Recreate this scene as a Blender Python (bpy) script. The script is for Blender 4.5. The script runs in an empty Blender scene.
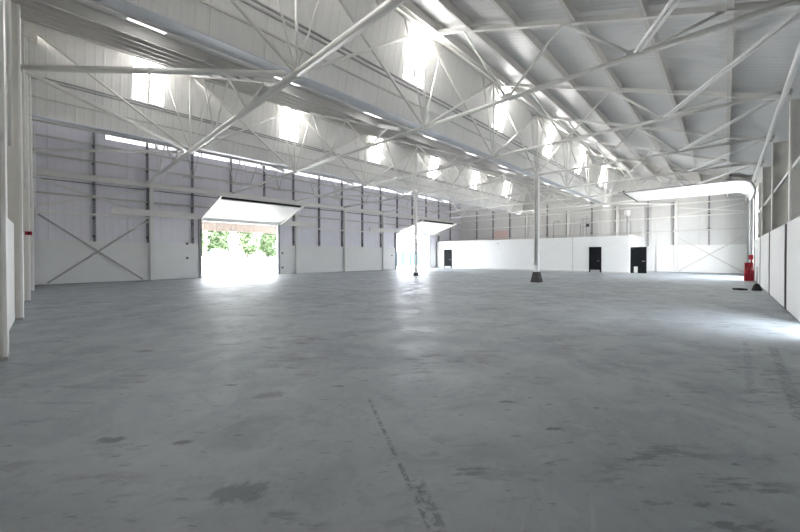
import bpy, bmesh, math, random
from mathutils import Vector, Matrix
random.seed(7)
S = bpy.context.scene
COL = S.collection
ORD = ['first','second','third','fourth','fifth','sixth','seventh','eighth','ninth','tenth','eleventh','twelfth',
       'thirteenth','fourteenth','fifteenth','sixteenth','seventeenth','eighteenth','nineteenth','twentieth']

# ------------------------------------------------------------------ plan of the hall (metres)
UL, UB = -0.95, 38.45          # cladding faces of the two gable walls
VR, VA = -1.75, 25.75          # cladding faces of the two long walls
PIER_U = -0.42                 # inner flange of the piers of the gable wall beside the camera
PIER_V = -1.22                 # inner flange of the piers of the long wall beside the camera
U = [4.26 + 4.88 * k for k in range(7)]
VN = [7.62, 16.57, 25.52]
ZT, ZR, ZG = 5.96, 9.45, 6.40  # tie level, ridge, gutter soffit
FOOT, FAR = 0.68, 1.20         # gutter edges beyond a valley line

# ------------------------------------------------------------------ materials
def mat(name, col, rough=0.6, spec=0.3, metal=0.0, noise=0.0, nscale=4.0, bump=0.0, bscale=40.0, tint=None):
    m = bpy.data.materials.new(name); m.use_nodes = True
    nt = m.node_tree; b = nt.nodes['Principled BSDF']
    b.inputs['Roughness'].default_value = rough
    b.inputs['Specular IOR Level'].default_value = spec
    b.inputs['Metallic'].default_value = metal
    b.inputs['Base Color'].default_value = (*col, 1)
    tc = nt.nodes.new('ShaderNodeTexCoord')
    if noise:
        n = nt.nodes.new('ShaderNodeTexNoise'); n.inputs['Scale'].default_value = nscale
        n.inputs['Detail'].default_value = 6; n.inputs['Roughness'].default_value = 0.65
        nt.links.new(tc.outputs['Object'], n.inputs['Vector'])
        r = nt.nodes.new('ShaderNodeValToRGB')
        d = tint if tint else tuple(c * (1 - noise) for c in col)
        r.color_ramp.elements[0].position = 0.3; r.color_ramp.elements[0].color = (*d, 1)
        r.color_ramp.elements[1].position = 0.62; r.color_ramp.elements[1].color = (*col, 1)
        nt.links.new(n.outputs['Fac'], r.inputs['Fac']); nt.links.new(r.outputs['Color'], b.inputs['Base Color'])
    if bump:
        n2 = nt.nodes.new('ShaderNodeTexNoise'); n2.inputs['Scale'].default_value = bscale
        nt.links.new(tc.outputs['Object'], n2.inputs['Vector'])
        bp = nt.nodes.new('ShaderNodeBump'); bp.inputs['Strength'].default_value = bump; bp.inputs['Distance'].default_value = 0.02
        nt.links.new(n2.outputs['Fac'], bp.inputs['Height']); nt.links.new(bp.outputs['Normal'], b.inputs['Normal'])
    return m

def sheet_mat(name, col, axis, pitch, rough=0.5, spec=0.3, depth=0.03, seam=0.10):
    """profiled metal sheet: ribs that repeat along one axis (object space), a thin seam line every pitch"""
    m = mat(name, col, rough, spec, noise=0.05, nscale=1.3)
    nt = m.node_tree; b = nt.nodes['Principled BSDF']
    tc = nt.nodes.new('ShaderNodeTexCoord'); sx = nt.nodes.new('ShaderNodeSeparateXYZ')
    nt.links.new(tc.outputs['Object'], sx.inputs[0])
    def M(op, a, bb=None):
        n = nt.nodes.new('ShaderNodeMath'); n.operation = op
        for i, v in enumerate((a, bb)):
            if v is None: continue
            if hasattr(v, 'is_linked'): nt.links.new(v, n.inputs[i])
            else: n.inputs[i].default_value = v
        return n.outputs[0]
    f = M('FRACT', M('DIVIDE', sx.outputs[axis], pitch))
    rib = M('MULTIPLY', M('LESS_THAN', f, 0.22), 1.0)
    tri = M('ABSOLUTE', M('SUBTRACT', f, 0.5))
    bp = nt.nodes.new('ShaderNodeBump'); bp.inputs['Strength'].default_value = 0.5; bp.inputs['Distance'].default_value = depth
    sm = nt.nodes.new('ShaderNodeMapRange'); sm.interpolation_type = 'SMOOTHSTEP'
    sm.inputs['From Min'].default_value = 0.30; sm.inputs['From Max'].default_value = 0.42
    nt.links.new(tri, sm.inputs['Value']); nt.links.new(sm.outputs[0], bp.inputs['Height'])
    nt.links.new(bp.outputs['Normal'], b.inputs['Normal'])
    # sheet laps: every sixth rib a thin darker joint
    g = M('FRACT', M('DIVIDE', sx.outputs[axis], pitch * 5))
    lap = M('LESS_THAN', g, 0.018)
    src = b.inputs['Base Color'].links[0].from_socket
    mx = nt.nodes.new('ShaderNodeMix'); mx.data_type = 'RGBA'
    nt.links.new(M('MULTIPLY', lap, seam * 3), mx.inputs[0]); nt.links.new(src, mx.inputs[6])
    mx.inputs[7].default_value = (col[0] * .45, col[1] * .45, col[2] * .45, 1)
    nt.links.new(mx.outputs[2], b.inputs['Base Color'])
    return m

def emit(name, col, strength):
    m = bpy.data.materials.new(name); m.use_nodes = True
    nt = m.node_tree; nt.nodes.clear()
    e = nt.nodes.new('ShaderNodeEmission'); o = nt.nodes.new('ShaderNodeOutputMaterial')
    e.inputs[0].default_value = (*col, 1); e.inputs[1].default_value = strength
    nt.links.new(e.outputs[0], o.inputs[0]); return m

WHITE = mat('white_paint', (.88, .87, .85), .45, .35, noise=.05, nscale=3)
STEEL = mat('white_painted_steel', (.82, .81, .78), .40, .4, noise=.06, nscale=5)
CREAM = mat('off_white_pier_paint', (.82, .795, .75), .5, .3, noise=.06, nscale=4)
PURLIN = mat('grey_white_purlin_paint', (.62, .605, .575), .5, .3, noise=.06, nscale=4)
DADO = mat('white_board', (.84, .84, .83), .5, .3, noise=.035, nscale=1.5)
BRACEGREY = mat('grey_brace_paint', (.42, .42, .42), .5, .3, noise=.05)
DARKST = mat('dark_steel', (.10, .10, .11), .55, .3, noise=.2)
STUD = mat('dark_grey_stud', (.30, .295, .31), .55, .3, noise=.25, nscale=6)
BLACK = mat('black_rubber', (.012, .012, .013), .6, .3)
BLACKDOOR = mat('black_door_paint', (.008, .009, .011), .7, .12)
DARKGAP = mat('painted_gap_shade', (.04, .04, .04), .8, .1)  # near-black colour for the shade in the pier gaps
RED = mat('red_enamel', (.36, .008, .022), .3, .5)
CONC = mat('dark_concrete', (.10, .10, .095), .85, .2, noise=.35, nscale=12)
GUTTER = mat('blue_grey_gutter_steel', (.72, .745, .79), .35, .5, noise=.05)
ROOF = sheet_mat('roof_sheet', (.72, .715, .71), 0, .20, .38, .5, depth=.022)
STEEP = sheet_mat('steep_sheet', (.82, .815, .805), 0, .25, .45, .3, depth=.012)
LILAC = sheet_mat('lilac_grey_cladding', (.86, .845, .90), 0, .33, .5, .3, depth=.012)
GREYCLAD = sheet_mat('grey_cladding', (.69, .685, .67), 1, .33, .5, .3, depth=.012)
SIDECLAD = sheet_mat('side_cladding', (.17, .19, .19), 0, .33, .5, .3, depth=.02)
PIERCLAD = sheet_mat('pier_wall_cladding', (.66, .65, .62), 1, .25, .5, .3, depth=.02)
GLOW = emit('daylit_rooflight', (1.0, .99, .97), 4.6)
STRIP = emit('daylit_eaves_strip', (.90, .90, 1.0), .5)
STRIP2 = emit('daylit_slit', (1, 1, 1), 1.0)
YARD = mat('pale_concrete_yard', (.62, .61, .58), .9, .2, noise=.12, nscale=.6)
BARK = mat('bark', (.16, .12, .08), .9, .1, noise=.3)
LEAF = mat('leaf', (.12, .17, .085), .7, .2, noise=.4, nscale=1.0)
FASCIA = sheet_mat('brown_slat_fascia', (.20, .17, .145), 0, .30, .7, .2, depth=.03, seam=.3)
BLUE = mat('pale_blue_steel', (.035, .10, .16), .5, .3, noise=.1)
CARPAINT = mat('silver_paint', (.55, .56, .58), .3, .5, metal=.3)
CARGLASS = mat('dark_window_glass', (.03, .035, .04), .1, .5)
PINK = mat('faded_red_panel', (.70, .52, .49), .6, .2)
ALU = mat('galvanised_pipe', (.45, .45, .46), .4, .5, metal=.6)

# ------------------------------------------------------------------ floor material: painted concrete, worn
def floor_mat():
    m = bpy.data.materials.new('grey_painted_concrete'); m.use_nodes = True
    nt = m.node_tree; b = nt.nodes['Principled BSDF']; L = nt.links.new
    tc = nt.nodes.new('ShaderNodeTexCoord'); P = tc.outputs['Object']
    def noise(scale, det=8, rough=.6, dist=0., vec=None):
        n = nt.nodes.new('ShaderNodeTexNoise'); n.inputs['Scale'].default_value = scale
        n.inputs['Detail'].default_value = det; n.inputs['Roughness'].default_value = rough
        n.inputs['Distortion'].default_value = dist; L(vec or P, n.inputs['Vector']); return n.outputs['Fac']
    def ramp(src, lo, hi, a=0., z=1.):
        r = nt.nodes.new('ShaderNodeMapRange'); r.interpolation_type = 'SMOOTHSTEP'
        r.inputs['From Min'].default_value = lo; r.inputs['From Max'].default_value = hi
        r.inputs['To Min'].default_value = a; r.inputs['To Max'].default_value = z
        L(src, r.inputs['Value']); return r.outputs[0]
    def M(op, a, c=None, d=None):
        n = nt.nodes.new('ShaderNodeMath'); n.operation = op
        for i, v in enumerate((a, c, d)):
            if v is None: continue
            if hasattr(v, 'is_linked'): L(v, n.inputs[i])
            else: n.inputs[i].default_value = v
        return n.outputs[0]
    def mix(fac, a, c):
        n = nt.nodes.new('ShaderNodeMix'); n.data_type = 'RGBA'
        if hasattr(fac, 'is_linked'): L(fac, n.inputs[0])
        else: n.inputs[0].default_value = fac
        for i, v in ((6, a), (7, c)):
            if hasattr(v, 'is_linked'): L(v, n.inputs[i])
            else: n.inputs[i].default_value = (*v, 1)
        return n.outputs[2]
    sx = nt.nodes.new('ShaderNodeSeparateXYZ'); L(P, sx.inputs[0])
    base, pale, dark = (.238, .264, .284), (.305, .333, .353), (.155, .176, .190)
    c = mix(ramp(noise(.35, 5, .6, .5), .35, .68), base, pale)
    c = mix(M('MULTIPLY', ramp(noise(1.1, 8, .7, .8), .46, .70), .6), c, dark)
    c = mix(M('MULTIPLY', ramp(noise(1.7, 9, .75, .3, None), .50, .60), .35), c, pale)
    c = mix(M('MULTIPLY', ramp(noise(14, 6, .7), .5, .75), .30), c, dark)
    # worn flecks, more of them where a broad mask says traffic went
    traffic = ramp(noise(.55, 4, .6, .4), .44, .64)
    stretch = nt.nodes.new('ShaderNodeMapping'); stretch.vector_type = 'TEXTURE'; stretch.inputs['Rotation'].default_value = (0, 0, -.8)
    stretch.inputs['Scale'].default_value = (3.2, 1.0, 1); L(P, stretch.inputs['Vector'])
    fl = ramp(noise(5.0, 8, .72, .2, stretch.outputs[0]), .53, .60)
    c = mix(M('MULTIPLY', M('MULTIPLY', fl, traffic), .75), c, (.105, .112, .115))
    fl2 = ramp(noise(10.0, 7, .75, .3), .63, .68)
    c = mix(M('MULTIPLY', fl2, .55), c, (.09, .095, .10))
    fl3 = ramp(noise(20.0, 3, .5, .0, stretch.outputs[0]), .65, .71)
    c = mix(M('MULTIPLY', fl3, .45), c, (.085, .09, .095))
    # pale scratches
    st2 = nt.nodes.new('ShaderNodeMapping'); st2.vector_type = 'TEXTURE'; st2.inputs['Rotation'].default_value = (0, 0, .25)
    st2.inputs['Scale'].default_value = (7, .5, 1); L(P, st2.inputs['Vector'])
    sc = ramp(noise(5, 5, .6, .6, st2.outputs[0]), .64, .70)
    c = mix(M('MULTIPLY', sc, .18), c, (.42, .44, .45))
    for (vs, thr, kk) in ((3.2, .10, .8), (7.0, .11, .65)):
        vo = nt.nodes.new('ShaderNodeTexVoronoi'); vo.inputs['Scale'].default_value = vs; L(stretch.outputs[0], vo.inputs['Vector'])
        vc = nt.nodes.new('ShaderNodeSeparateColor'); L(vo.outputs['Color'], vc.inputs[0])
        dd = M('ADD', vo.outputs['Distance'], M('MULTIPLY', M('SUBTRACT', noise(26, 3, .6), .5), .22))
        sp = M('MULTIPLY', ramp(dd, thr, thr*.55), M('LESS_THAN', vc.outputs[0], .38))
        c = mix(M('MULTIPLY', sp, kk), c, (.075, .085, .09))
    # single oil stains, each where one lies: (x, y, rx, ry, angle, strength)
    nz = noise(9, 6, .72)
    for (x, y, rx, ry, a, k) in [(.83, 2.22, .19, .09, -.75, .6), (.74, 3.14, .07, .03, -.6, .8), (1.04, 6.59, .16, .07, -.8, .8), (1.63, 3.54, .16, .09, -.6, .5), (.35, 3.6, .1, .05, -.8, .7)]:
        dx = M('SUBTRACT', sx.outputs[0], x); dy = M('SUBTRACT', sx.outputs[1], y)
        ca, sa = math.cos(a), math.sin(a)
        p = M('DIVIDE', M('ADD', M('MULTIPLY', dx, ca), M('MULTIPLY', dy, sa)), rx)
        q = M('DIVIDE', M('SUBTRACT', M('MULTIPLY', dy, ca), M('MULTIPLY', dx, sa)), ry)
        r = M('SQRT', M('ADD', M('MULTIPLY', p, p), M('MULTIPLY', q, q)))
        r = M('ADD', r, M('MULTIPLY', M('SUBTRACT', nz, .5), 3.2))
        c = mix(M('MULTIPLY', ramp(r, 1.3, .6), k), c, (.085, .095, .098))
    # tyre scuffs: bands along straight lines (x0,y0)->(x1,y1), half width, strength, broken up by noise
    nb = noise(16, 4, .7)
    for (x0, y0, x1, y1, w, k) in [(2.35, 2.75, 1.35, 1.0, .022, .75), (1.75, 1.55, 1.30, .85, .05, .6), 
                                   (8.3, -.55, 4.6, -.50, .07, .55), (8.6, -.25, 5.2, -.2, .05, .4)]:
        ln = math.hypot(x1 - x0, y1 - y0); ux, uy = (x1 - x0) / ln, (y1 - y0) / ln
        dx = M('SUBTRACT', sx.outputs[0], x0); dy = M('SUBTRACT', sx.outputs[1], y0)
        al = M('ADD', M('MULTIPLY', dx, ux), M('MULTIPLY', dy, uy))
        pe = M('ABSOLUTE', M('ADD', M('MULTIPLY', dx, -uy), M('MULTIPLY', dy, ux)))
        f = M('MULTIPLY', ramp(pe, w, w * .5), M('MULTIPLY', ramp(al, 0, .2), ramp(al, ln, ln - .2)))
        f = M('MULTIPLY', f, ramp(nb, .42, .56))
        c = mix(M('MULTIPLY', f, k), c, (.075, .08, .085))
    L(c, b.inputs['Base Color'])
    L(ramp(noise(1.6, 6, .6, .6), .3, .7, .40, .60), b.inputs['Roughness'])
    b.inputs['Specular IOR Level'].default_value = .5
    bp = nt.nodes.new('ShaderNodeBump'); bp.inputs['Strength'].default_value = .25; bp.inputs['Distance'].default_value = .01
    L(noise(5, 8, .7), bp.inputs['Height']); L(bp.outputs['Normal'], b.inputs['Normal'])
    return m
FLOORM = floor_mat()

# ------------------------------------------------------------------ mesh builder
class MB:
    def __init__(s): s.v = []; s.f = []; s.sm = []
    def box(s, lo, hi):
        b = len(s.v); x0, y0, z0 = lo; x1, y1, z1 = hi
        s.v += [(x0,y0,z0),(x1,y0,z0),(x1,y1,z0),(x0,y1,z0),(x0,y0,z1),(x1,y0,z1),(x1,y1,z1),(x0,y1,z1)]
        for q in ((0,3,2,1),(4,5,6,7),(0,1,5,4),(1,2,6,5),(2,3,7,6),(3,0,4,7)): s.f.append(tuple(b+i for i in q)); s.sm.append(False)
        return s
    def prism(s, poly, d):
        """closed polygon (3D points) pushed by vector d"""
        b = len(s.v); n = len(poly); d = Vector(d)
        s.v += [tuple(p) for p in poly] + [tuple(Vector(p) + d) for p in poly]
        s.f.append(tuple(range(b, b+n))[::-1]); s.f.append(tuple(range(b+n, b+2*n))); s.sm += [False, False]
        for i in range(n):
            j = (i+1) % n; s.f.append((b+i, b+j, b+n+j, b+n+i)); s.sm.append(False)
        return s
    def tube(s, pts, r, n=10, r1=None):
        """round bar through points"""
        pts = [Vector(p) for p in pts]; b = len(s.v); k = len(pts)
        for i, p in enumerate(pts):
            d = (pts[min(i+1, k-1)] - pts[max(i-1, 0)]).normalized()
            a = Vector((0,0,1)) if abs(d.z) < .95 else Vector((1,0,0))
            x = d.cross(a).normalized(); y = d.cross(x)
            rr = r if r1 is None else r + (r1 - r) * i / (k-1)
            for j in range(n):
                t = 2*math.pi*j/n; s.v.append(tuple(p + x*math.cos(t)*rr + y*math.sin(t)*rr))
        for i in range(k-1):
            for j in range(n):
                q = (j+1) % n; s.f.append((b+i*n+j, b+i*n+q, b+(i+1)*n+q, b+(i+1)*n+j)); s.sm.append(True)
        s.f.append(tuple(range(b, b+n))[::-1]); s.f.append(tuple(range(b+(k-1)*n, b+k*n))); s.sm += [False, False]
        return s
    def bar(s, p, q, w, h, up=(0,0,1)):
        """rectangular bar from p to q, w across, h along up"""
        p, q, up = Vector(p), Vector(q), Vector(up); d = (q-p).normalized()
        x = d.cross(up).normalized(); y = x.cross(d).normalized()
        return s.prism([p + x*a*w/2 + y*c*h/2 for a, c in ((-1,-1),(1,-1),(1,1),(-1,1))], q-p)
    def zed(s, p, q, w, h, t, up):
        """cold-rolled zed section from p to q"""
        p, q, up = Vector(p), Vector(q), Vector(up); d = (q-p).normalized()
        x = d.cross(up).normalized(); y = x.cross(d).normalized()
        prof = [(0,0),(w,0),(w,t),(t,t),(t,h),(t-w,h),(t-w,h-t),(0,h-t)]
        return s.prism([p + x*a + y*c for a, c in prof], q-p)
    def ibeam(s, p, q, w, h, t, up):
        p, q, up = Vector(p), Vector(q), Vector(up); d = (q-p).normalized()
        x = d.cross(up).normalized(); y = x.cross(d).normalized(); a, c = w/2, h/2
        prof = [(-a,-c),(a,-c),(a,-c+t),(t/2,-c+t),(t/2,c-t),(a,c-t),(a,c),(-a,c),(-a,c-t),(-t/2,c-t),(-t/2,-c+t),(-a,-c+t)]
        return s.prism([p + x*i + y*j for i, j in prof], q-p)
    def lathe(s, prof, c, n=20):
        b = len(s.v); k = len(prof)
        for r, z in prof:
            for j in range(n):
                t = 2*math.pi*j/n; s.v.append((c[0]+r*math.cos(t), c[1]+r*math.sin(t), c[2]+z))
        for i in range(k-1):
            for j in range(n):
                q = (j+1) % n; s.f.append((b+i*n+j, b+i*n+q, b+(i+1)*n+q, b+(i+1)*n+j)); s.sm.append(True)
        s.f.append(tuple(range(b, b+n))[::-1]); s.f.append(tuple(range(b+(k-1)*n, b+k*n))); s.sm += [False, False]
        return s
    def quad(s, a, b_, c, d):
        b = len(s.v); s.v += [tuple(a), tuple(b_), tuple(c), tuple(d)]; s.f.append((b,b+1,b+2,b+3)); s.sm.append(False); return s
    def build(s, name, m, parent=None, bevel=0):
        org = parent_loc(parent)
        me = bpy.data.meshes.new(name)
        me.from_pydata([tuple(Vector(p) - org) for p in s.v], [], s.f)
        bm = bmesh.new(); bm.from_mesh(me); bmesh.ops.recalc_face_normals(bm, faces=bm.faces); bm.to_mesh(me); bm.free()
        for p, f in zip(me.polygons, s.sm): p.use_smooth = f
        me.materials.append(m)
        o = bpy.data.objects.new(name, me); COL.objects.link(o)
        if parent: o.parent = parent
        if bevel:
            bv = o.modifiers.new('edge', 'BEVEL'); bv.width = bevel; bv.segments = 2; bv.limit_method = 'ANGLE'
        return o
def parent_loc(p):
    v = Vector((0,0,0))
    while p: v += p.location; p = p.parent
    return v
def tag(o, label, cat, group=None):
    o['label'] = label; o['category'] = cat
    if group: o['group'] = group
    return o
def struct(o): o['kind'] = 'structure'; return o
def thing(name, loc, label, cat, group=None):
    o = bpy.data.objects.new(name, None); COL.objects.link(o); o.location = loc; o.empty_display_size = .2
    return tag(o, label, cat, group)

# roof lines
def slope_z(i, v):
    """underside of the long slope of bay i at v"""
    v0, z0 = ((VN[i-1] + FAR, ZG + .05) if i else (VR, 5.80)); v1 = VN[i] - .05
    return z0 + (ZR - z0) * (v - v0) / (v1 - v0)
def steep_v(i, z): return VN[i] - .05 + (ZR - z) / (ZR - ZG) * (FOOT + .05)

# ================================================================== SHELL
struct(MB().box((UL-.2, VR-.2, -.3), (UB+.2, VA+.15, 0)).build('floor', FLOORM))
struct(MB().box((-60, -60, -.5), (130, 130, -.3)).build('ground', YARD))
# aprons that bring the yard up to the door sills
struct(MB().box((-60, VA+.15, -.3), (130, 130, -.02)).build('ground_yard', YARD))
struct(MB().box((-60, -60, -.3), (130, VR-.2, -.02)).build('ground_verge', YARD))

# long roof slopes
for i in range(3):
    v0 = VR - .25 if i == 0 else VN[i-1] + FAR
    v1 = VN[i] - .05 if i < 2 else VA + .2
    zA, zB = slope_z(i, v0), slope_z(i, v1)
    mb = MB().prism([(UL-.2, v0, zA), (UL-.2, v1, zB), (UL-.2, v1, zB+.12), (UL-.2, v0, zA+.12)], (UB-UL+.4, 0, 0))
    struct(mb.build('ceiling_slope', ROOF))
# steep roof faces with their rooflight openings
WINU = [2.35 + 6.13 * k for k in range(6)]
WZ, WW = ((7.58, 9.20), (7.72, 9.36)), 1.03
wn = 0
for i in range(2):
    WZ0, WZ1 = WZ[i]
    mb = MB()
    def pan(u0, u1, z0, z1):
        a, c = steep_v(i, z0), steep_v(i, z1)
        mb.prism([(u0, a, z0), (u1, a, z0), (u1, c, z1), (u0, c, z1)], (0, .09, .03))
    edges = [UL-.2] + [e for w in WINU for e in (w, w+WW)] + [UB+.2]
    for k in range(len(edges)-1):
        if k % 2 == 0: pan(edges[k], edges[k+1], ZG, ZR)
        else: pan(edges[k], edges[k+1], ZG, WZ0); pan(edges[k], edges[k+1], WZ1, ZR)
    struct(mb.build('ceiling_steep_face', STEEP))
    for w in WINU:
        wn += 1
        wr = bpy.data.objects.new('window_%d' % wn, None); COL.objects.link(wr); struct(wr)
        wr.location = (w + WW/2, steep_v(i, WZ0), WZ0)
        a, c = steep_v(i, WZ0), steep_v(i, WZ1)
        for n, (x0, x1) in enumerate(((w, w+WW/2-.05), (w+WW/2+.05, w+WW))):
            MB().prism([(x0, a+.05, WZ0), (x1, a+.05, WZ0), (x1, c+.05, WZ1), (x0, c+.05, WZ1)], (0, .02, .006)).build('pane', GLOW, wr)
        MB().bar((w+WW/2, a+.03, WZ0), (w+WW/2, c+.03, WZ1), .10, .06, (0, 1, 0)).build('mullion', STEEL, wr)
    # ridge capping inside
wn += 1
wr = bpy.data.objects.new('window_%d' % wn, None); COL.objects.link(wr); struct(wr); wr.location = (1.2, VN[0]+FAR, ZG)
for k in range(11):
    x0 = 1.25 + 3.4*k; a_, b_ = VN[0]+FAR+.35, VN[0]+FAR+.80
    MB().prism([(x0, a_, slope_z(1, a_)-.006), (x0+.7, a_, slope_z(1, a_)-.006), (x0+.7, b_, slope_z(1, b_)-.006), (x0, b_, slope_z(1, b_)-.006)], (0, 0, .004)).build('pane', STRIP2, wr)
# wall behind with two door openings, full height to the far ridge
D1 = (7.20, 12.60, 3.85); D2 = (26.0, 31.6, 3.85)
ZC = 8.22                                   # foot of the translucent eaves strip
mb = MB()
def wa(u0, u1, z0, z1): mb.box((u0, VA, z0), (u1, VA+.12, z1))
wa(UL-.2, D1[0], 0, ZC); wa(D1[1], D2[0], 0, ZC); wa(D2[1], UB+.2, 0, ZC)
wa(D1[0], D1[1], D1[2], ZC); wa(D2[0], D2[1], D2[2], ZC)
wa(UL-.2, 2.3, ZC, 9.4); wa(37.2, UB+.2, ZC, 9.4); wa(2.3, 37.2, 9.2, 9.4)
struct(mb.build('wall_back', LILAC))
wn += 1
wr = bpy.data.objects.new('window_%d' % wn, None); COL.objects.link(wr); struct(wr); wr.location = (2.3, VA, ZC)
for k in range(14):
    x0 = 2.3 + 34.9 * k / 14
    MB().box((x0+.03, VA+.03, ZC), (x0 + 34.9/14 - .03, VA+.07, 9.2)).build('pane', STRIP, wr)
    MB().box((x0-.03, VA, ZC), (x0+.03, VA+.1, 9.2)).build('glazing_bar', STUD, wr)

def gable(u, t, m, name, holes=None):
    pts = [(u, VR-.2, 0), (u, VR-.2, slope_z(0, VR-.2)+.1)]
    for i in range(3):
        pts.append((u, VN[i]-.05 if i < 2 else VA+.15, ZR+.08))
        if i < 2: pts += [(u, VN[i]+FOOT, ZG+.05), (u, VN[i]+FAR, ZG+.05)]
    pts.append((u, VA+.15, 0))
    return struct(MB().prism(pts, (t, 0, 0)).build(name, m))
gable(UL, -.15, PIERCLAD, 'wall_left')
gable(UB, .15, GREYCLAD, 'wall_end')
# long wall beside the camera with the sectional door opening
D3 = (28.75, 33.6, 5.45)
D4 = (9.5, 11.1, 2.5)     # another open doorway, beside the camera
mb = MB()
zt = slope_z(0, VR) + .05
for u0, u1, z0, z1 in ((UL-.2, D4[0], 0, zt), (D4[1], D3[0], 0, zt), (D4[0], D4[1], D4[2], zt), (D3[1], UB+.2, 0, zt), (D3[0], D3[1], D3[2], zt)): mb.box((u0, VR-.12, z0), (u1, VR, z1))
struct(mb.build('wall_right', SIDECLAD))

# valley gutters
for i in range(2):
    v0, v1 = VN[i]+FOOT+.10, VN[i]+FAR-.01
    t = thing('valley_gutter', (UL+.1, v0, ZG), ['long blue-grey valley gutter above the concrete-footed column line', 'long blue-grey valley gutter above the plain column line'][i], 'gutter', 'valley gutters under the roof')
    MB().prism([(UL+.05, v0+.0, ZG), (UL+.05, v1, ZG), (UL+.05, v1, ZG+.3), (UL+.05, v1-.04, ZG+.3), (UL+.05, v1-.04, ZG+.04), (UL+.05, v0+.04, ZG+.04), (UL+.05, v0+.04, ZG+.12), (UL+.05, v0, ZG+.12)], (UB-UL-.1, 0, 0)).build('trough', GUTTER, t)
    MB().tube([(UL+.05, v1-.03, ZG-.03), (UB-.05, v1-.03, ZG-.03)], .03, 8).build('lip', WHITE, t)
    MB().box((UL+.05, v0-.10, ZG-.035), (UB-.05, v0+.02, ZG-.003)).build('apron', GUTTER, t)
    a = steep_v(i, 6.95)
    MB().bar((UL+.05, a-.06, 6.95), (UB-.05, a-.06, 6.95), .03, .05).build('side_trim', PURLIN, t)

# ================================================================== STEEL FRAME
def node(u, v, z=ZT): return Vector((u, v, z))
BAYN = ['in the bay beside the fire extinguishers', 'in the middle bay between the columns', 'in the bay along the door wall']
# trusses, one in each bay on each grid line
for i in range(3):
    va = VN[i-1] if i else PIER_V
    vb = VN[i] if i < 2 else 25.45
    for k, u in enumerate(U):
        t = thing('roof_truss', (u, va, ZT), 'white roof truss %s, %s from the red box wall' % (BAYN[i], ORD[k]), 'roof truss', 'tubular roof trusses')
        rt = (.095 if k == 0 else .06)
        MB().tube([(u, va, ZT), (u, vb, ZT)], rt, 12).build('tie', STEEL, t)
        zoff = -.19
        ra = va + (FAR if i else .0)
        rb = vb - .12
        MB().bar((u, ra, slope_z(i, ra)+zoff-.05), (u, rb, slope_z(i, rb)+zoff-.05), .11, .12).build('rafter', STEEL, t)
        bot = [va + (vb-va) * f for f in (.33, .66)] if i else [1.5, 4.55]
        top = [va + (vb-va) * f for f in (.20, .50, .80)] if i else [.05, 3.03, 6.0]
        segs = [(bot[0], top[0]), (bot[0], top[1]), (bot[1], top[1]), (bot[1], top[2])]
        for n, (a, c) in enumerate(segs):
            MB().tube([(u, a, ZT), (u, c, slope_z(i, c)+zoff-.08)], .036, 8).build('web_member', STEEL, t)
        for a in bot:
            MB().box((u-.012, a-.16, ZT-.03), (u+.012, a+.16, ZT+.16)).build('gusset_plate', STEEL, t)
# ridge girders over the two valley lines
GN = ['over the concrete-footed column line', 'over the plain column line']
for i in range(2):
    v = VN[i]
    t = thing('ridge_girder', (UL, v, ZR-.1), 'long white lattice girder under the ridge ' + GN[i], 'girder', 'ridge lattice girders')
    MB().tube([(UL+.02, v-.02, ZR-.13), (UB-.02, v-.02, ZR-.13)], .075, 10).build('top_chord', STEEL, t)
    MB().tube([(UL+.02, v-.38, ZR-.30), (UB-.02, v-.38, ZR-.30)], .06, 10).build('side_chord', STEEL, t)
    MB().box((UL+.02, v-.28, ZR-.85), (UL+.75, v+.12, ZR-.2)).build('end_bracket', CREAM, t, .01)
    tops = [UL+.15] + U + [UB-.15]
    for k, u in enumerate(U):
        MB().tube([(u, v, ZT), (u, v-.02, ZR-.15)], .042, 8).build('post', WHITE, t)
        for w in (tops[k], tops[k+2]):
            MB().tube([(u, v, ZT), (w, v-.02, ZR-.15)], .045, 8).build('diagonal', STEEL, t)
        MB().box((u-.14, v-.012, ZT-.10), (u+.14, v+.012, ZT+.14)).build('gusset_plate', STEEL, t)
        MB().tube([(u, v, ZT), (u+1.0, v-.02, ZR-.17)], .028, 8).build('hanger', STEEL, t)
        MB().tube([(u, v, ZT), (u-1.0, v-.02, ZR-.17)], .028, 8).build('hanger', STEEL, t)
# purlins
for i in range(3):
    vs = [-.08, 1.28, 2.70, 4.20, 5.68, 6.95] if i == 0 else [VN[i-1] + FAR + d for d in (1.15, 2.2, 3.35, 4.75, 6.15, 7.3)]
    m = (ZR - slope_z(i, VN[i-1]+FAR if i else VR)) / (VN[i] - .05 - (VN[i-1]+FAR if i else VR))
    nrm = Vector((0, -m, 1)).normalized()
    for k, v in enumerate(vs):
        b = Vector((0, v, slope_z(i, v))) - nrm * .26
        mb = MB().zed((UL+.02, b.y, b.z), (UB-.02, b.y, b.z), .10, .255, .02, nrm)
        tag(mb.build('roof_purlin', PURLIN), 'long grey-white roof purlin %s, %s up from its eaves' % (BAYN[i], ORD[k]), 'purlin', 'roof purlins')
# sheeting rails on the steep faces
for i in range(2):
    zs = ((7.36, 7.49), (7.53, 7.62))[i]
    t = thing('sheeting_rail', (UL, steep_v(i, 7.4), 7.4), 'thin grey double rail along the steep roof face ' + GN[i], 'rail', 'rails on the steep roof faces')
    for z in zs:
        a = steep_v(i, z); MB().bar((UL+.02, a-.035, z), (UB-.02, a-.035, z), .05, .04).build('rail_bar', BRACEGREY, t)
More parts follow.
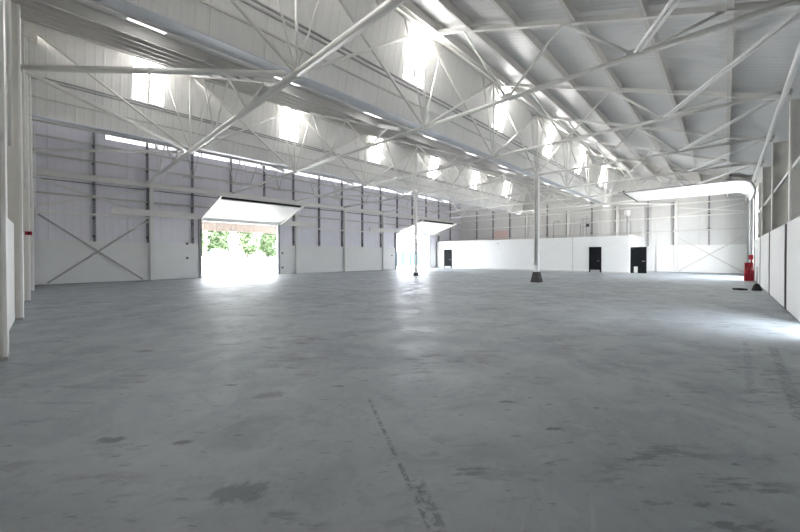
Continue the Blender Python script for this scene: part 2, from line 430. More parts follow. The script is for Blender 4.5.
# braces at tie level
def brace(p, q, label, r=.05, double=False):
    if double:
        d = (q-p).normalized(); x = d.cross(Vector((0,0,1))).normalized() * .055
        t = thing('roof_brace', p, label, 'brace', 'horizontal roof braces')
        MB().tube([p+x, q+x], .032, 8).build('tube', WHITE, t); MB().tube([p-x, q-x], .032, 8).build('tube', WHITE, t)
        MB().box(tuple(q - Vector((.1,.1,.08))), tuple(q + Vector((.1,.02,.08)))).build('end_plate', STEEL, t)
    else:
        tag(MB().tube([p, q], r, 10).build('roof_brace', STEEL), label, 'brace', 'horizontal roof braces')
brace(node(U[0]-.2, VN[0]+.2), node(-.45, 12.1), 'thick white brace tube from the nearer valley node to a red box wall pier', .075)
brace(node(U[0]-.2, VN[1]-.2), node(-.45, 12.1), 'white brace tube slanting from the farther valley node to a red box wall pier', .06)
brace(node(U[0]-.2, VN[1]+.2), node(-.45, 21.05), 'white brace tube from the farther valley node towards the door wall corner', .06)
for k in range(1, 6):
    brace(node(U[k]-.15, 1.42), node(U[k-1]+.1, PIER_V+.05), 'double white brace tube to the extinguisher wall, %s from the red box wall' % ORD[k-1], double=True)
brace(node(U[2]+.2, VN[1]-.15), node(U[3]-.2, 13.6), 'white brace tube from the plain column line towards the middle bay', .05)
brace(node(U[3]-.2, VN[1]+.2), node(U[2]+.2, 22.4), 'white brace tube from the plain column head towards the nearer roller door', .05)
brace(node(U[6]+.2, VN[0]+.2), node(UB-.35, 12.1), 'white brace tube from the concrete-footed column line to the partition wall', .06)
brace(node(U[6]+.2, VN[1]-.2), node(UB-.35, 12.1), 'white brace tube from the plain column line to the partition wall', .06)
brace(node(U[6]+.2, VN[0]-.2), node(UB-.35, 3.2), 'white brace tube from the partition wall to the near valley above the big overhead door', .06)
# eaves tie along the extinguisher wall
tag(MB().tube([(UL+.05, PIER_V+.12, 5.80), (UB-.05, PIER_V+.12, 5.80)], .06, 10).build('eaves_tube', WHITE), 'long white tube along the eaves of the extinguisher wall', 'tube')

# ---- columns
def column(v, label, plinth):
    t = thing('steel_column', (U[3], v, 0), label, 'column', 'free-standing roof columns')
    z0 = .55 if plinth else .03
    hw = .115 if plinth else .09
    MB().box((U[3]-hw, v-hw, z0), (U[3]+hw, v+hw, ZT+.3)).build('shaft', WHITE, t, .012)
    MB().box((U[3]-.22, v-.22, ZT+.3), (U[3]+.22, v+.75, ZT+.42)).build('cap_plate', STEEL, t)
    if plinth:
        MB().prism([(U[3]-.26, v-.26, 0), (U[3]+.26, v-.26, 0), (U[3]+.26, v+.26, 0), (U[3]-.26, v+.26, 0)], (0,0,.02)).build('base_pad', CONC, t)
        b = MB(); lo, hi = .25, .155
        b.v = [(U[3]+sx*lo, v+sy*lo, .02) for sx, sy in ((-1,-1),(1,-1),(1,1),(-1,1))] + [(U[3]+sx*hi, v+sy*hi, .58) for sx, sy in ((-1,-1),(1,-1),(1,1),(-1,1))]
        b.f = [(3,2,1,0),(4,5,6,7),(0,1,5,4),(1,2,6,5),(2,3,7,6),(3,0,4,7)]; b.sm = [False]*6
        b.build('concrete_plinth', CONC, t, .015)
        MB().tube([(U[3]-.165, v+.02, .95), (U[3]-.165, v+.02, 5.7)], .045, 8).build('downpipe', PURLIN, t)
        MB().box((U[3]-.225, v-.04, .95), (U[3]-.116, v+.08, 1.15)).build('pipe_shoe', PURLIN, t)
    else:
        MB().box((U[3]-.22, v-.22, 0), (U[3]+.22, v+.22, .03)).build('base_plate', DARKST, t)
        MB().box((U[3]-.11, v-.14, .03), (U[3]+.11, v+.14, .22)).build('dark_foot_wrap', CONC, t)
column(VN[0], 'white steel column standing on a dark tapered concrete foot', True)
column(VN[1], 'slim white steel column with no concrete foot, before the farther roller door', False)

# ---- piers of the red box wall
PV = [3.15, 7.62, 12.1, 16.57, 21.05]
for k, v in enumerate(PV):
    z1 = slope_z(0, v) - .35 if v < 7.6 else (ZR - .3 if abs(v-7.62) < .1 or abs(v-16.57) < .1 else slope_z(1 if v < 16 else 2, v) - .35)
    t = thing('wall_pier', (PIER_U-.25, v, 0), 'off-white steel pier against the red box wall, %s from the camera corner' % ORD[k], 'pier', 'piers of the red box wall')
    MB().box((UL+.02, v-.14, 0), (PIER_U-.04, v+.14, z1)).build('web_casing', CREAM, t)
    MB().box((PIER_U-.04, v-.17, 0), (PIER_U, v+.17, z1)).build('front_flange', WHITE, t)
    MB().box((PIER_U-.2, v-.175, 0), (PIER_U+.005, v+.175, .05)).build('dark_foot', BRACEGREY, t)
    if k > 0: MB().tube([(PIER_U+.05, v-.12, 3.1), (PIER_U+.05, v-.12, z1-.4)], .022, 8).build('conduit', STEEL, t)
for k in range(len(PV)):
    a = PV[k]+.18; c = PV[k+1]-.18 if k+1 < len(PV) else 25.45
    tag(MB().box((-.66, a, .02), (-.55, c, 2.25)).build('dado_panel', DADO), 'white dado board on the red box wall, beyond the %s pier' % ORD[k], 'wall panel', 'dado boards of the red box wall')
# sloping braces of that wall
for k in range(1, 4):
    tag(MB().bar((-.62, PV[k]+.2, 2.9), (-.62, PV[k+1]-.2, 5.6), .08, .08).build('wall_brace', STEEL), 'white angle brace on the red box wall beyond its %s pier' % ORD[k], 'brace', 'braces of the red box wall')
t = thing('call_point', (PIER_U+.03, 13.9, 2.2), 'small red alarm box on the pier wall beside the door wall corner', 'alarm')
VB = 16.38
t.location = (PIER_U-.05, VB-.04, 2.35)
MB().box((PIER_U-.10, VB-.08, 2.18), (PIER_U+.06, VB-.002, 2.30)).build('red_case', RED, t, .01)
MB().box((PIER_U-.05, VB-.09, 2.21), (PIER_U+.02, VB-.08, 2.27)).build('dark_front', BLACK, t)

# ---- piers and panels of the extinguisher wall
PU = [U[k] for k in range(0, 7)]
for k, u in enumerate(PU):
    if k >= 5: continue
    t = thing('wall_pier', (u, PIER_V-.25, 0), 'off-white steel pier of the extinguisher wall, %s from the camera corner' % ORD[k], 'pier', 'piers of the extinguisher wall')
    z1 = slope_z(0, PIER_V) - .32
    MB().box((u-.05, VR+.16, 0), (u+.05, PIER_V-.04, z1)).build('web_casing', CREAM, t)
    MB().box((u-.13, PIER_V-.04, 0), (u+.13, PIER_V, z1)).build('front_flange', CREAM, t)
    MB().box((u-.13, VR+.12, 0), (u+.13, VR+.16, z1)).build('back_flange', CREAM, t)
    MB().box((u-.25, PIER_V, 0), (u+.25, PIER_V+.042, 2.34)).build('gap_shade', DARKGAP, t)  # dark strip added to paint the shade in the gap between dado boards
# side door jamb post (beside the big opening)
pan = [(UL+.5, U[0]-.16), (U[0]+.16, U[1]-.16), (D4[1]+.2, U[2]-.16)] + [(U[k]+.16, U[k+1]-.16) for k in range(2, 4)] + [(U[4]+.16, D3[0]-.62)]
pan = [p for p in pan if p[1]-p[0] > .5]
for k, (a, c) in enumerate(pan):
    tag(MB().box((a+.10, PIER_V+.003, .03), (c-.10, PIER_V+.05, 2.36)).build('dado_panel', DADO), 'tall white dado board on the extinguisher wall, %s from the camera corner' % ORD[k], 'wall panel', 'dado boards of the extinguisher wall')
    for n, z in enumerate((3.1, 4.1, 5.0)):
        tag(MB().box((a-.1, VR+.01, z), (c+.1, VR+.12, z+.09)).build('wall_rail', DARKST), 'dark sheeting rail on the extinguisher wall, %s up above the %s board' % (ORD[n], ORD[k]), 'rail', 'rails of the extinguisher wall')
    tag(MB().bar((a-.12, PIER_V-.075, 3.86), (c+.12, PIER_V-.075, 3.86), .06, .09).build('wall_rail', STEEL), 'white bar above the %s dado board of the extinguisher wall' % ORD[k], 'rail', 'white bars of the extinguisher wall')

# ================================================================== DOOR WALL DETAILS
VS = VA - .14
studs = [1.82, 4.26, 6.70, 9.14, 11.58, 14.02, 16.46, 18.90, 21.34, 23.78, 26.22, 28.66, 31.1, 33.54, 35.98]
main = [4.26, 14.02, 18.90, 23.78, 33.54]
for k, u in enumerate(studs):
    z0 = 2.30
    for d in (D1, D2):
        if d[0]-.1 < u < d[1]+.1: z0 = 4.45
    t = thing('wall_stud', (u, VS, z0), 'dark grey steel stud on the lilac door wall, %s from the red box corner' % ORD[k], 'stud', 'studs of the door wall')
    MB().box((u-.055, VS-.03, z0), (u+.055, VA-.005, 9.15)).build('web', STUD, t)
    for z in (2.55, 3.55, 4.6, 5.45, 6.6, 7.6):
        if z > z0: MB().box((u-.10, VS-.06, z), (u+.02, VS-.03, z+.12)).build('cleat', DARKST, t)
for k, u in enumerate(main):
    t = thing('wall_column', (u+.16, VS-.2, 0), 'white steel column on the door wall, %s from the red box corner' % ORD[k], 'column', 'columns of the door wall')
    MB().box((u+.07, VS-.26, 0), (u+.25, VS-.06, ZT-.1)).build('shaft', STEEL, t)
    MB().box((u+.03, VS-.30, ZT-.1), (u+.29, VS-.06, ZT+.10)).build('head_plate', STEEL, t)
dad = [(UL+.3, 4.30), (4.54, D1[0]-.18), (D1[1]+.18, 14.06), (14.30, 18.94), (19.18, 23.82), (24.06, D2[0]-.18), (D2[1]+.18, 32.9)]
for k, (a, c) in enumerate(dad):
    nm = ['with a grey cross brace before it', 'beside the nearer roller door jamb with two switches', 'just past the nearer roller door', 'wide, second past the nearer roller door', 'wide, third past the nearer roller door', 'just before the farther roller door', 'between the farther roller door and the partition'][k]
    tag(MB().box((a, VA-.16, .02), (c, VA-.06, 2.34)).build('dado_panel', DADO), 'white dado board on the door wall ' + nm, 'wall panel', 'dado boards of the door wall')
# main eaves beam along the wall and rails
t = thing('wall_beam', (UL, VS-.2, 5.62), 'long white beam along the door wall above the roller doors', 'beam')
MB().ibeam((UL+.3, VS-.22, 5.82), (UB-.3, VS-.22, 5.82), .16, .34, .03, (0,0,1)).build('beam_bar', STEEL, t)
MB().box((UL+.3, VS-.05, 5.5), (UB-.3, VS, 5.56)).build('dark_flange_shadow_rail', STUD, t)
for n, (z, lab) in enumerate(((6.75, 'thin grey sheeting rail high on the lilac door wall'), (7.7, 'topmost thin grey rail on the lilac door wall under the bright strip'), (4.75, 'thin grey rail on the lilac door wall above the roller doors'))):
    tag(MB().box((UL+.3, VS-.02, z), (UB-.05, VS+.05, z+.10)).build('wall_rail', PURLIN), lab, 'rail', 'rails of the door wall')
for a, c, lab in ((UL+.35, 4.3, 'thin white rail above the cross-braced dado board'), (14.3, 18.95, 'thin white rail above the second dado board past the nearer roller door'), (19.2, 23.8, 'thin white rail above the third dado board past the nearer roller door')):
    tag(MB().box((a, VS-.22, 3.76), (c, VS-.13, 3.86)).build('wall_rail', WHITE), lab, 'rail', 'rails of the door wall')
for a, c, lab in ((2.5, D1[0]-.25, 'white door track housing on the red box side of the nearer roller door'), (D1[1]+.25, 15.9, 'white door track housing past the nearer roller door'), (22.0, D2[0]-.25, 'white door track housing before the farther roller door'), (D2[1]+.25, 33.5, 'white door track housing past the farther roller door')):
    tag(MB().box((a, VS-.34, 3.90), (c, VS-.27, 4.28)).build('track_housing', STEEL), lab, 'housing', 'door track housings')
# grey cross brace before the first dado board, and the white one above
t = thing('cross_brace', (1.9, VS-.3, 0), 'grey diagonal cross brace before the corner dado board of the door wall', 'brace')
MB().bar((-.35, VS-.18, 3.65), (3.95, VS-.18, .08), .07, .09).build('brace_bar', BRACEGREY, t)
MB().bar((-.05, VS-.12, .08), (4.2, VS-.12, 3.65), .07, .09).build('brace_bar', BRACEGREY, t)
t = thing('cross_brace', (1.9, VS-.3, 3.9), 'white diagonal cross brace high in the door wall corner bay', 'brace')
MB().bar((-.4, VS-.2, 5.5), (4.2, VS-.2, 4.1), .07, .08).build('brace_bar', STEEL, t)
MB().bar((-.4, VS-.12, 4.1), (4.2, VS-.12, 5.5), .07, .08).build('brace_bar', STEEL, t)
t = thing('cross_brace', (2.9, VS-.3, 2.9), 'short white knee brace beside the first door wall column', 'brace')
MB().bar((3.3, VS-.2, 3.0), (4.3, VS-.2, 3.6), .07, .08).build('brace_bar', STEEL, t)
# small lattice hangers between farther valley and wall
for k, u in enumerate((5.9, 8.2, 11.2, 16.0)):
    t = thing('lattice_hanger', (u, 22.5, 6.0), 'thin grey vee-shaped hanger before the lilac door wall, %s from the red box wall' % ORD[k], 'hanger', 'vee hangers before the door wall')
    for d in (-.45, .45): MB().tube([(u, 22.5, 6.05), (u+d, 22.5, slope_z(2, 22.5)-.3)], .025, 6).build('rod', PURLIN, t)
    MB().tube([(u-.5, 22.5, 6.05), (u+.5, 22.5, 6.05)], .025, 6).build('rod', PURLIN, t)

# up-and-over doors, standing open
def overdoor(d, label):
    t = thing('overhead_door', ((d[0]+d[1])/2, VA-.1, 0), label, 'door', 'up-and-over doors in the door wall')
    a, c = d[0]-.02, d[1]+.06
    p0, p1 = Vector((0, VS-.10, 4.10)), Vector((0, 22.15, 4.97))
    n = Vector((0, (p1-p0).z, -(p1-p0).y)).normalized()
    MB().prism([(a, p0.y, p0.z), (c, p0.y, p0.z), (c, p1.y, p1.z), (a, p1.y, p1.z)], n * -.07).build('leaf', WHITE, t)
    MB().box((a, VS-.16, d[2]), (c, VS-.06, 4.12)).build('header', DADO, t)
    q = (p1-p0)
    MB().bar((a, p1.y+.02, p1.z+.06), (c, p1.y+.02, p1.z+.06), .10, .14).build('dark_seal', BLACK, t)
    for s, u in ((0, a+.03), (1, c-.03)):
        MB().bar((u, p0.y, p0.z-.03), (u, p1.y-.35, p1.z-.03+.09), .07, .09).build('side_rail', STEEL, t)
    MB().bar((c+.05, VS-.25, 3.95), (c+.05, 21.55, 5.05), .05, .08).build('lifting_arm', STEEL, t)
    MB().bar((a-.05, VS-.25, 3.95), (a-.05, 21.55, 5.05), .05, .08).build('lifting_arm', STEEL, t)
    for u, s in ((d[0], -1), (d[1], 1)):
        MB().box((min(u, u+s*.16), VA-.24, 0), (max(u, u+s*.16), VA+.12, 4.0)).build('jamb', BRACEGREY, t)
        MB().box((u+s*.04-.03, VA-.27, 0), (u+s*.04+.03, VA-.24, 4.0)).build('dark_seal', DARKST, t)
    return t
overdoor(D1, 'white up-and-over door swung open over the nearer, wider opening with trees outside')
overdoor(D2, 'white up-and-over door swung open over the farther opening, past the plain column')
# switch boxes
for k, (u, z, lab) in enumerate(((6.35, 2.30, 'small dark switch box beside the nearer roller door, upper of two'), (6.35, 1.35, 'small dark switch box beside the nearer roller door, lower of two'), (13.0, 1.7, 'small dark door control on the far jamb of the nearer roller door'), (25.3, 1.5, 'small dark socket on the board before the farther roller door'), (13.0, .55, 'small dark socket low on the board past the nearer roller door'))):
    t = thing('switch_box', (u, VA-.19, z), lab, 'switch', 'switch boxes by the doors')
    MB().box((u-.07, VA-.20, z-.07), (u+.07, VA-.162, z+.07)).build('case', DARKST, t, .006)
    MB().box((u-.02, VA-.215, z-.025), (u+.02, VA-.20, z+.025)).build('button', BRACEGREY, t)

# ================================================================== END WALL AND PARTITION
UX = 33.0
t = struct(MB().box((UX, 5.72, 0), (UX+.14, 25.5, 3.12)).box((UX+.14, 5.72, 0), (UB, 5.86, 3.12)).build('wall_partition', DADO))
struct(MB().box((UX-.03, 5.70, 3.12), (UB, 25.5, 3.17)).build('trim_1', PURLIN))
struct(MB().box((UX-.012, 10.02, 0), (UX, 10.08, 3.12)).build('trim_2', PURLIN))
struct(MB().box((UX-.02, 5.72, 0), (UX, 25.5, .09)).build('baseboard_partition', PURLIN))
def blackdoor(v0, v1, h, label):
    t = thing('partition_door', (UX-.03, (v0+v1)/2, 0), label, 'door', 'black doors in the partition')
    MB().box((UX-.05, v0, .02), (UX-.022, v1, h)).build('leaf', BLACKDOOR, t)
    for v in (v0-.07, v1): MB().box((UX-.05, v, 0), (UX-.001, v+.07, h)).build('jamb', BLACKDOOR, t)
    MB().box((UX-.05, v0-.07, h), (UX-.001, v1+.07, h+.07)).build('head', BLACKDOOR, t)
    MB().box((UX-.062, v0+.05, .02), (UX-.05, v1-.05, .22)).build('kick_plate', BRACEGREY, t)
    MB().tube([(UX-.09, v0+.08, 1.0), (UX-.09, v0+.22, 1.0)], .012, 8).build('handle', ALU, t)
blackdoor(7.80, 8.62, 2.14, 'black door near the free end of the white partition')
blackdoor(23.35, 24.35, 2.14, 'black door at the roller door end of the white partition')
t = thing('open_door', (UX+.4, 5.6, 0), 'black door leaf standing open past the end of the white partition', 'door')
MB().box((UX+.30, 4.62, .02), (UX+.345, 5.70, 2.16)).build('leaf', BLACKDOOR, t)
MB().box((UX+.285, 5.2, .05), (UX+.30, 5.45, .55)).build('pale_lower_panel', PURLIN, t)
MB().tube([(UX+.26, 4.72, 1.0), (UX+.26, 4.90, 1.0)], .014, 8).build('handle', ALU, t)
MB().box((UX+.30, 4.58, 0), (UX+.36, 4.62, 2.2)).build('edge_strip', STUD, t)
UE = UB - .12
for k, v in enumerate([1.05, 3.2, 5.2, 7.62, 9.85, 12.1, 14.3, 16.57, 18.7, 20.9, 23.2]):
    white = k in (1, 3, 5, 7)
    zt_ = 6.2 if white else 7.2
    z0 = 2.32 if v < 5.6 else 3.2
    if white: z0 = 0 if v < 5.6 else 3.2
    t = thing('wall_stud', (UE, v, z0), ('white steel column' if white else 'grey steel stud') + ' on the end wall behind the partition, %s from the extinguisher wall' % ORD[k], 'stud', 'studs of the end wall')
    MB().box((UE-.14, v-.10, z0) if white else (UE-.05, v-.055, z0), (UE+.10, v+.10, zt_) if white else (UE+.1, v+.055, zt_)).build('web', STEEL if white else STUD, t)
    if white:
        MB().box((UE-.08, v+.10, max(z0, 2.4)), (UE+.05, v+.22, zt_)).build('dark_flange', STUD, t)
    else:
        for z in (3.6, 4.8, 5.9): MB().box((UE-.09, v-.10, z), (UE-.05, v+.10, z+.16)).build('cleat', DARKST, t)
for z, lab in ((4.78, 'long white rail along the end wall above the partition'), (3.55, 'lowest thin rail on the end wall above the partition'), (5.9, 'upper white rail along the end wall'), (7.1, 'topmost thin rail on the end wall')):
    tag(MB().box((UE-.20, PIER_V+.1, z), (UE-.13, VA-.2, z+.11)).build('wall_rail', STEEL if z in (4.78, 5.9) else PURLIN), lab, 'rail', 'rails of the end wall')
for k, (a, c, lab) in enumerate(((PIER_V+.05, 3.08, 'white dado board with a cross brace in the corner by the extinguishers'), (3.32, 4.55, 'white dado board beside the open black door'))):
    tag(MB().box((UE-.04, a, .02), (UE+.06, c, 2.34)).build('dado_panel', DADO), lab, 'wall panel', 'dado boards of the end wall')
t = thing('cross_brace', (UE-.2, 1.0, 0), 'pale grey cross brace before the end wall corner dado board', 'brace')
MB().bar((UE-.16, -1.0, 3.0), (UE-.16, 3.0, .1), .07, .08).build('brace_bar', PURLIN, t)
MB().bar((UE-.10, 3.0, 3.0), (UE-.10, -1.0, .1), .07, .08).build('brace_bar', PURLIN, t)
t = thing('cross_brace', (UE-.2, 1.0, 3.5), 'white cross brace high in the end wall corner bay', 'brace')
MB().bar((UE-.27, -1.0, 5.6), (UE-.27, 3.0, 4.95), .07, .09).build('brace_bar', STEEL, t)
MB().bar((UE-.34, -1.0, 4.95), (UE-.34, 3.0, 5.6), .07, .09).build('brace_bar', STEEL, t)
# services above the partition
t = thing('flue_pipe', (UE-.5, 6.75, 3.17), 'grey pipe with a white capped drum on top above the partition end', 'pipe')
MB().tube([(UE-.5, 6.75, 3.17), (UE-.5, 6.75, 5.2)], .05, 10).build('pipe', ALU, t)
MB().lathe([(.10, 0), (.24, .08), (.26, .45), (.22, .62), (.05, .66)], (UE-.5, 6.75, 5.15), 16).build('drum', WHITE, t)
MB().tube([(UE-.5, 6.45, 3.17), (UE-.5, 6.45, 4.5), (UE-.5, 6.75, 4.9)], .025, 8).build('side_pipe', ALU, t)
t = thing('service_pipes', (UE-.6, 10.2, 3.17), 'cluster of grey valves and pipes standing on the partition top', 'pipes')
for dv, h in ((-.35, 1.8), (0, 2.3), (.3, 2.1), (.55, 1.6)):
    MB().tube([(UE-.6, 10.2+dv, 3.17), (UE-.6, 10.2+dv, 3.17+h)], .035, 8).build('pipe', ALU, t)
for h in (1.2, 1.6, 2.0): MB().tube([(UE-.6, 9.85, 3.17+h), (UE-.6, 10.75, 3.17+h)], .035, 8).build('cross_pipe', ALU, t)
MB().box((UE-.75, 9.95, 4.35), (UE-.55, 10.2, 4.65)).build('dark_valve', DARKST, t)
t = thing('pipe_bend', (UE-.6, 13.4, 3.17), 'single grey bent pipe standing up behind the partition', 'pipe')
MB().tube([(UE-.6, 13.4, 3.17), (UE-.6, 13.4, 5.0), (UE-.6, 13.3, 5.12), (UE-.6, 12.75, 5.12)], .05, 10).build('pipe', ALU, t)
MB().box((UE-.68, 13.32, 3.17), (UE-.52, 13.48, 3.45)).build('foot', DARKST, t)
tag(MB().box((UE-.03, 18.9, 3.3), (UE+.05, 20.7, 4.5)).build('wall_sheet', PINK), 'faded reddish sheet on the end wall seen above the partition', 'sheet')
t = thing('wall_lamp', (UX-.08, 17.4, 2.72), 'small round fitting on the white partition face', 'fitting')
MB().tube([(UX-.10, 17.4, 2.75), (UX-.001, 17.4, 2.75)], .08, 12).build('case', PURLIN, t)

# ================================================================== SECTIONAL DOOR IN THE EXTINGUISHER WALL
t = thing('sectional_door', ((D3[0]+D3[1])/2, PIER_V, 0), 'big white sectional overhead door raised flat under the roof by the extinguishers', 'door')
prof = [(5.25, 5.98), (-.35, 5.98), (-.75, 5.92), (-1.02, 5.76), (-1.15, 5.50), (-1.17, 5.30)]
seg = 9
a, c = 28.35, 33.95
pl = []
for j in range(seg): pl.append((5.25 - (5.6) * j / seg, 5.98))
pl += prof[1:]
for (v0, z0), (v1, z1) in zip(pl[:-1], pl[1:]):
    g = .012 if abs(v0-v1) > .5 else .002
    d = Vector((0, v1-v0, z1-z0)); n = Vector((0, d.z, -d.y)).normalized(); d.normalize()
    p, q = Vector((0, v0, z0)) + d*g, Vector((0, v1, z1)) - d*g
    MB().prism([(a, p.y, p.z), (c, p.y, p.z), (c, q.y, q.z), (a, q.y, q.z)], n * -.06).build('leaf_section', WHITE, t)
for u in (a-.06, c+.06):
    MB().tube([(u, 5.6, 5.93), (u, -.35, 5.93), (u, -.78, 5.86), (u, -1.05, 5.7), (u, -1.17, 5.4), (u, -1.17, .02)], .04, 8).build('track', BRACEGREY, t)
MB().box((a, 5.25, 5.90), (c, 5.33, 6.06)).build('dark_seal', BLACK, t)
MB().bar((a, 4.55, 6.12), (c, 4.55, 6.12), .06, .06).build('cross_bar', BRACEGREY, t)
for u, s in ((D3[0], -1), (D3[1], 1)):
    MB().box((min(u-s*.006, u-s*.16), VR-.10, 0), (max(u-s*.006, u-s*.16), PIER_V-.10, 5.43)).build('jamb', STEEL if s > 0 else CREAM, t)
MB().box((D3[0]+.17, VR+.01, 5.30), (D3[1]-.17, PIER_V-.12, 5.72)).build('header', STEEL, t)

# ================================================================== FIRE POINT
def extinguisher(u, v, z, label, s=1.0):
    t = thing('fire_extinguisher', (u, v, z), label, 'fire extinguisher', 'red extinguishers at the fire point')
    MB().lathe([(.075*s, 0), (.085*s, .02), (.085*s, .44*s), (.07*s, .50*s), (.03*s, .54*s)], (u, v, z), 18).build('cylinder', RED, t)
    MB().tube([(u, v, z+.53*s), (u, v, z+.60*s)], .02, 8).build('valve', DARKST, t)
    MB().bar((u-.06, v, z+.60*s), (u+.08, v, z+.62*s), .02, .02).build('handle', BLACK, t)
    MB().tube([(u, v, z+.56*s), (u-.10*s, v, z+.52*s), (u-.115*s, v, z+.3*s), (u-.11*s, v, z+.15*s)], .014, 8).build('hose', BLACK, t)
FU, FV = 28.0, -.99
t = thing('fire_point_stand', (FU, FV, 0), 'red tubular extinguisher stand with a red sign plate by the big overhead door', 'stand')
MB().box((FU-.2, FV-.14, 0), (FU+.2, FV+.24, .04)).build('base_tray', RED, t)
MB().box((FU+.13, FV-.13, .04), (FU+.17, FV+.22, 1.05)).build('back_board', RED, t)
MB().tube([(FU+.15, FV-.06, 1.0), (FU+.15, FV-.06, 1.5)], .025, 8).build('post', RED, t)
MB().box((FU+.09, FV-.13, 1.22), (FU+.12, FV+.06, 1.5)).build('sign_plate', RED, t)
extinguisher(FU-.03, FV-.05, .045, 'red fire extinguisher on the stand, nearer the wall', 1.2)
extinguisher(FU-.03, FV+.16, .045, 'red fire extinguisher on the stand, farther from the wall', 1.2)
BU, BV = 20.6, -.93
t = thing('post_base', (BU, BV, 0), 'black rubber weighted base with a slim reddish grey post before the dado boards', 'post')
MB().lathe([(.155, 0), (.16, .05), (.13, .12), (.10, .22), (.045, .30)], (BU, BV, 0), 20).build('rubber_base', BLACK, t)
MB().tube([(BU, BV, .28), (BU, BV, 1.0)], .03, 8).build('post', PURLIN, t)
t = tag(MB().tube([(BU+.18, BV+.26, .025), (BU+.35, BV+.5, .025), (BU+.1, BV+.72, .025), (BU-.2, BV+.70, .025), (BU-.35, BV+.5, .025), (BU-.2, BV+.3, .025)], .025, 8).build('hose', BLACK), 'black hose looped on the floor beside the rubber post base', 'hose')

# ================================================================== OUTSIDE
t = thing('canopy', (11, 28.5, 3.2), 'brown slatted canopy fascia hanging outside the nearer roller door', 'canopy')
MB().box((2, 29.9, 3.52), (20, 30.0, 4.25)).build('fascia', FASCIA, t)
MB().box((2, 26.2, 4.25), (20, 30.0, 4.33)).build('roof_sheet', PURLIN, t)
for u in (2.3, 6.9, 19.5): MB().box((u-.08, 29.8, -.02), (u+.08, 29.9, 3.52)).build('post', STEEL, t)
def tree(u, v, h, r, label):
    t = thing('tree', (u, v, 1.04), label, 'tree', 'trees beyond the yard')
    MB().tube([(u, v, 1.04), (u+.1, v, h*.35), (u, v+.1, h*.7)], .16, 8, .06).build('trunk', BARK, t)
    rng = random.Random(int(u*100)); mb = MB()
    for cl in range(60):
        th = rng.uniform(0, 6.28); rr = (r-.75) * math.sqrt(rng.random()); zz = rng.uniform(.2, 1.0) * h
        c = Vector((u + rr*math.cos(th), v + rr*math.sin(th)*.7, zz))
        for k in range(70):
            p = c + Vector((rng.gauss(0, .42), rng.gauss(0, .42), rng.gauss(0, .38))); s = rng.uniform(.12, .26)
            if p.z < 1.3 or math.hypot(p.x-u, p.y-v) > r: continue
            x = Vector((rng.gauss(0,1), rng.gauss(0,1), rng.gauss(0,1))).normalized(); y = x.orthogonal().normalized()
            mb.quad(p - x*s - y*s*.6, p + x*s - y*s*.6, p + x*s + y*s*.6, p - x*s + y*s*.6)
    mb.build('crown', LEAF, t)
struct(MB().prism([(-20, 48, -.02), (-20, 52, 1.05), (-20, 120, 1.05), (-20, 120, -.02)], (150, 0, 0)).build('ground_bank', YARD))
tl = ['at the red box side of the nearer roller door', 'left of the middle of the nearer roller door', 'in the middle of the nearer roller door', 'right of the middle of the nearer roller door', 'at the far jamb of the nearer roller door']
for k in range(5):
    tree(16.0 + 4.4*k, 62 + (k % 2)*1.2, 8.0 + (k*37 % 5)*.35, 2.15, 'leafy tree seen outside ' + tl[k])
# parked car far out in the yard
t = thing('car', (0, 0, 0), 'small silver car parked outside the nearer roller door', 'car')
u, v, zb = 18.2, 56.0, 1.05
MB().prism([(u-2.0, v-.85, zb+.30), (u+2.0, v-.85, zb+.32), (u+2.05, v-.85, zb+.75), (u+1.3, v-.85, zb+.92), (u-1.6, v-.85, zb+.95), (u-2.05, v-.85, zb+.8)], (0, 1.7, 0)).build('body', CARPAINT, t, .06)
MB().prism([(u-1.5, v-.75, zb+.94), (u+1.1, v-.75, zb+.92), (u+.45, v-.72, zb+1.38), (u-1.0, v-.72, zb+1.40)], (0, 1.5, 0)).build('cabin', CARGLASS, t, .05)
MB().box((u-.95, v-.7, zb+1.39), (u+.4, v+.7, zb+1.44)).build('roof_panel', CARPAINT, t, .02)
for du in (-1.25, 1.3):
    for dv in (-.88, .70):
        wh = MB().tube([(u+du, v+dv, zb+.32), (u+du, v+dv+.18, zb+.32)], .32, 18).build('wheel', BLACK, t)
        MB().tube([(u+du, v+dv-.01, zb+.32), (u+du, v+dv+.01, zb+.32)], .19, 14).build('hub_cap', CARPAINT, wh)
t.location = (0, 0, 0)
t = thing('skip_container', (37, 33, 0), 'pale blue steel container outside the farther roller door', 'container')
b = MB(); u, v = 37.5, 35.0
b.prism([(u-2.2, v-1.1, -.02), (u+2.2, v-1.1, -.02), (u+2.6, v-1.1, 2.0), (u-2.6, v-1.1, 2.0)], (0, 2.2, 0)).build('body', BLUE, t)
MB().box((u-2.65, v-1.15, 2.0), (u+2.65, v+1.15, 2.12)).build('rim', BRACEGREY, t)
for du in (-1.6, 0, 1.6): MB().box((u+du-.06, v-1.17, .1), (u+du+.06, v-1.1, 2.0)).build('rib', BLUE, t)

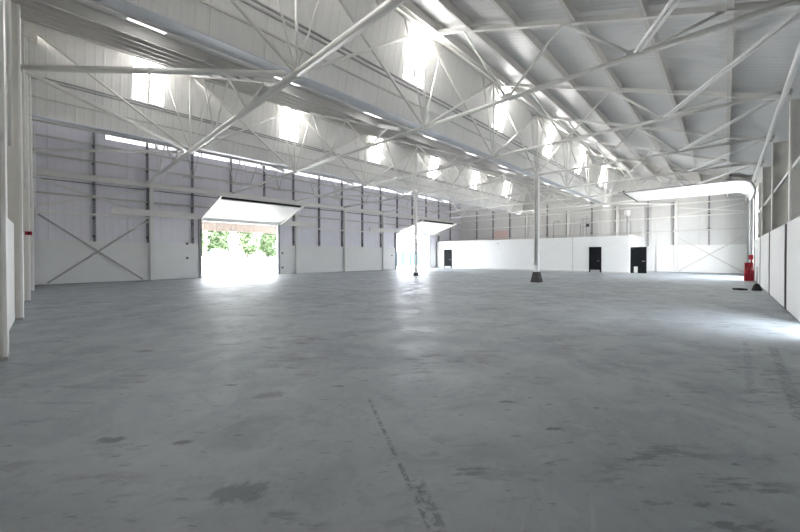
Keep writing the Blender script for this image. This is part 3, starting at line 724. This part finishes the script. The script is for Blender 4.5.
# ================================================================== LIGHT
w = bpy.data.worlds.new('World'); S.world = w; w.use_nodes = True
nt = w.node_tree; bg = nt.nodes['Background']
bg.inputs[0].default_value = (.88, .93, 1.0, 1); bg.inputs[1].default_value = 4.0
sun = bpy.data.lights.new('sun', 'SUN'); sun.energy = 7.0; sun.angle = math.radians(2.5); sun.color = (1, .96, .9)
so = bpy.data.objects.new('sun', sun); COL.objects.link(so); so.location = (-20, 10, 30)
d = Vector((6.0, 0.4, -8.0)); so.rotation_euler = d.to_track_quat('-Z', 'Y').to_euler()
# daylight portals in the door openings
def portal(name, loc, rot, sx, sy):
    l = bpy.data.lights.new(name, 'AREA'); l.shape = 'RECTANGLE'; l.size = sx; l.size_y = sy; l.cycles.is_portal = True
    o = bpy.data.objects.new(name, l); COL.objects.link(o); o.location = loc; o.rotation_euler = rot
portal('portal_door_near', ((D1[0]+D1[1])/2, VA+.14, 1.95), (math.radians(-90), 0, 0), 5.4, 3.8)
portal('portal_door_far', ((D2[0]+D2[1])/2, VA+.14, 1.95), (math.radians(-90), 0, 0), 5.6, 3.8)
portal('portal_door_camera_side', ((D4[0]+D4[1])/2, VR-.14, 1.25), (math.radians(90), 0, 0), 2.0, 2.5)
portal('portal_door_side', ((D3[0]+D3[1])/2, VR-.14, 2.75), (math.radians(90), 0, 0), 4.8, 5.4)

# ================================================================== CAMERA (eye height 1.5 m, in the corner)
f, hy, th, ti, ro = 338.71, 258.63, .7667, -.0095, -.0016
s_, c_ = math.sin(th), math.cos(th)
R = Vector((s_, -c_, 0)); F0 = Vector((c_, s_, 0)); Z0 = Vector((0, 0, 1))
Fw = F0*math.cos(ti) + Z0*math.sin(ti); Up = -F0*math.sin(ti) + Z0*math.cos(ti)
R2 = R*math.cos(ro) + Up*math.sin(ro); U2 = -R*math.sin(ro) + Up*math.cos(ro)
cam = bpy.data.cameras.new('camera'); co = bpy.data.objects.new('camera', cam); COL.objects.link(co)
M = Matrix((R2, U2, -Fw)).transposed().to_4x4(); M.translation = (0, 0, 1.5); co.matrix_world = M
cam.sensor_width = 36; cam.lens = f / 800 * 36; cam.shift_y = (hy - 266) / 800; cam.clip_start = .05; cam.clip_end = 500
S.camera = co
S.view_settings.view_transform = 'Standard'; S.view_settings.look = 'None'; S.view_settings.gamma = 1.0
S.view_settings.use_curve_mapping = False; S.view_settings.exposure = 2.5
S.cycles.max_bounces = 10; S.cycles.diffuse_bounces = 7; S.cycles.sample_clamp_indirect = 6.0
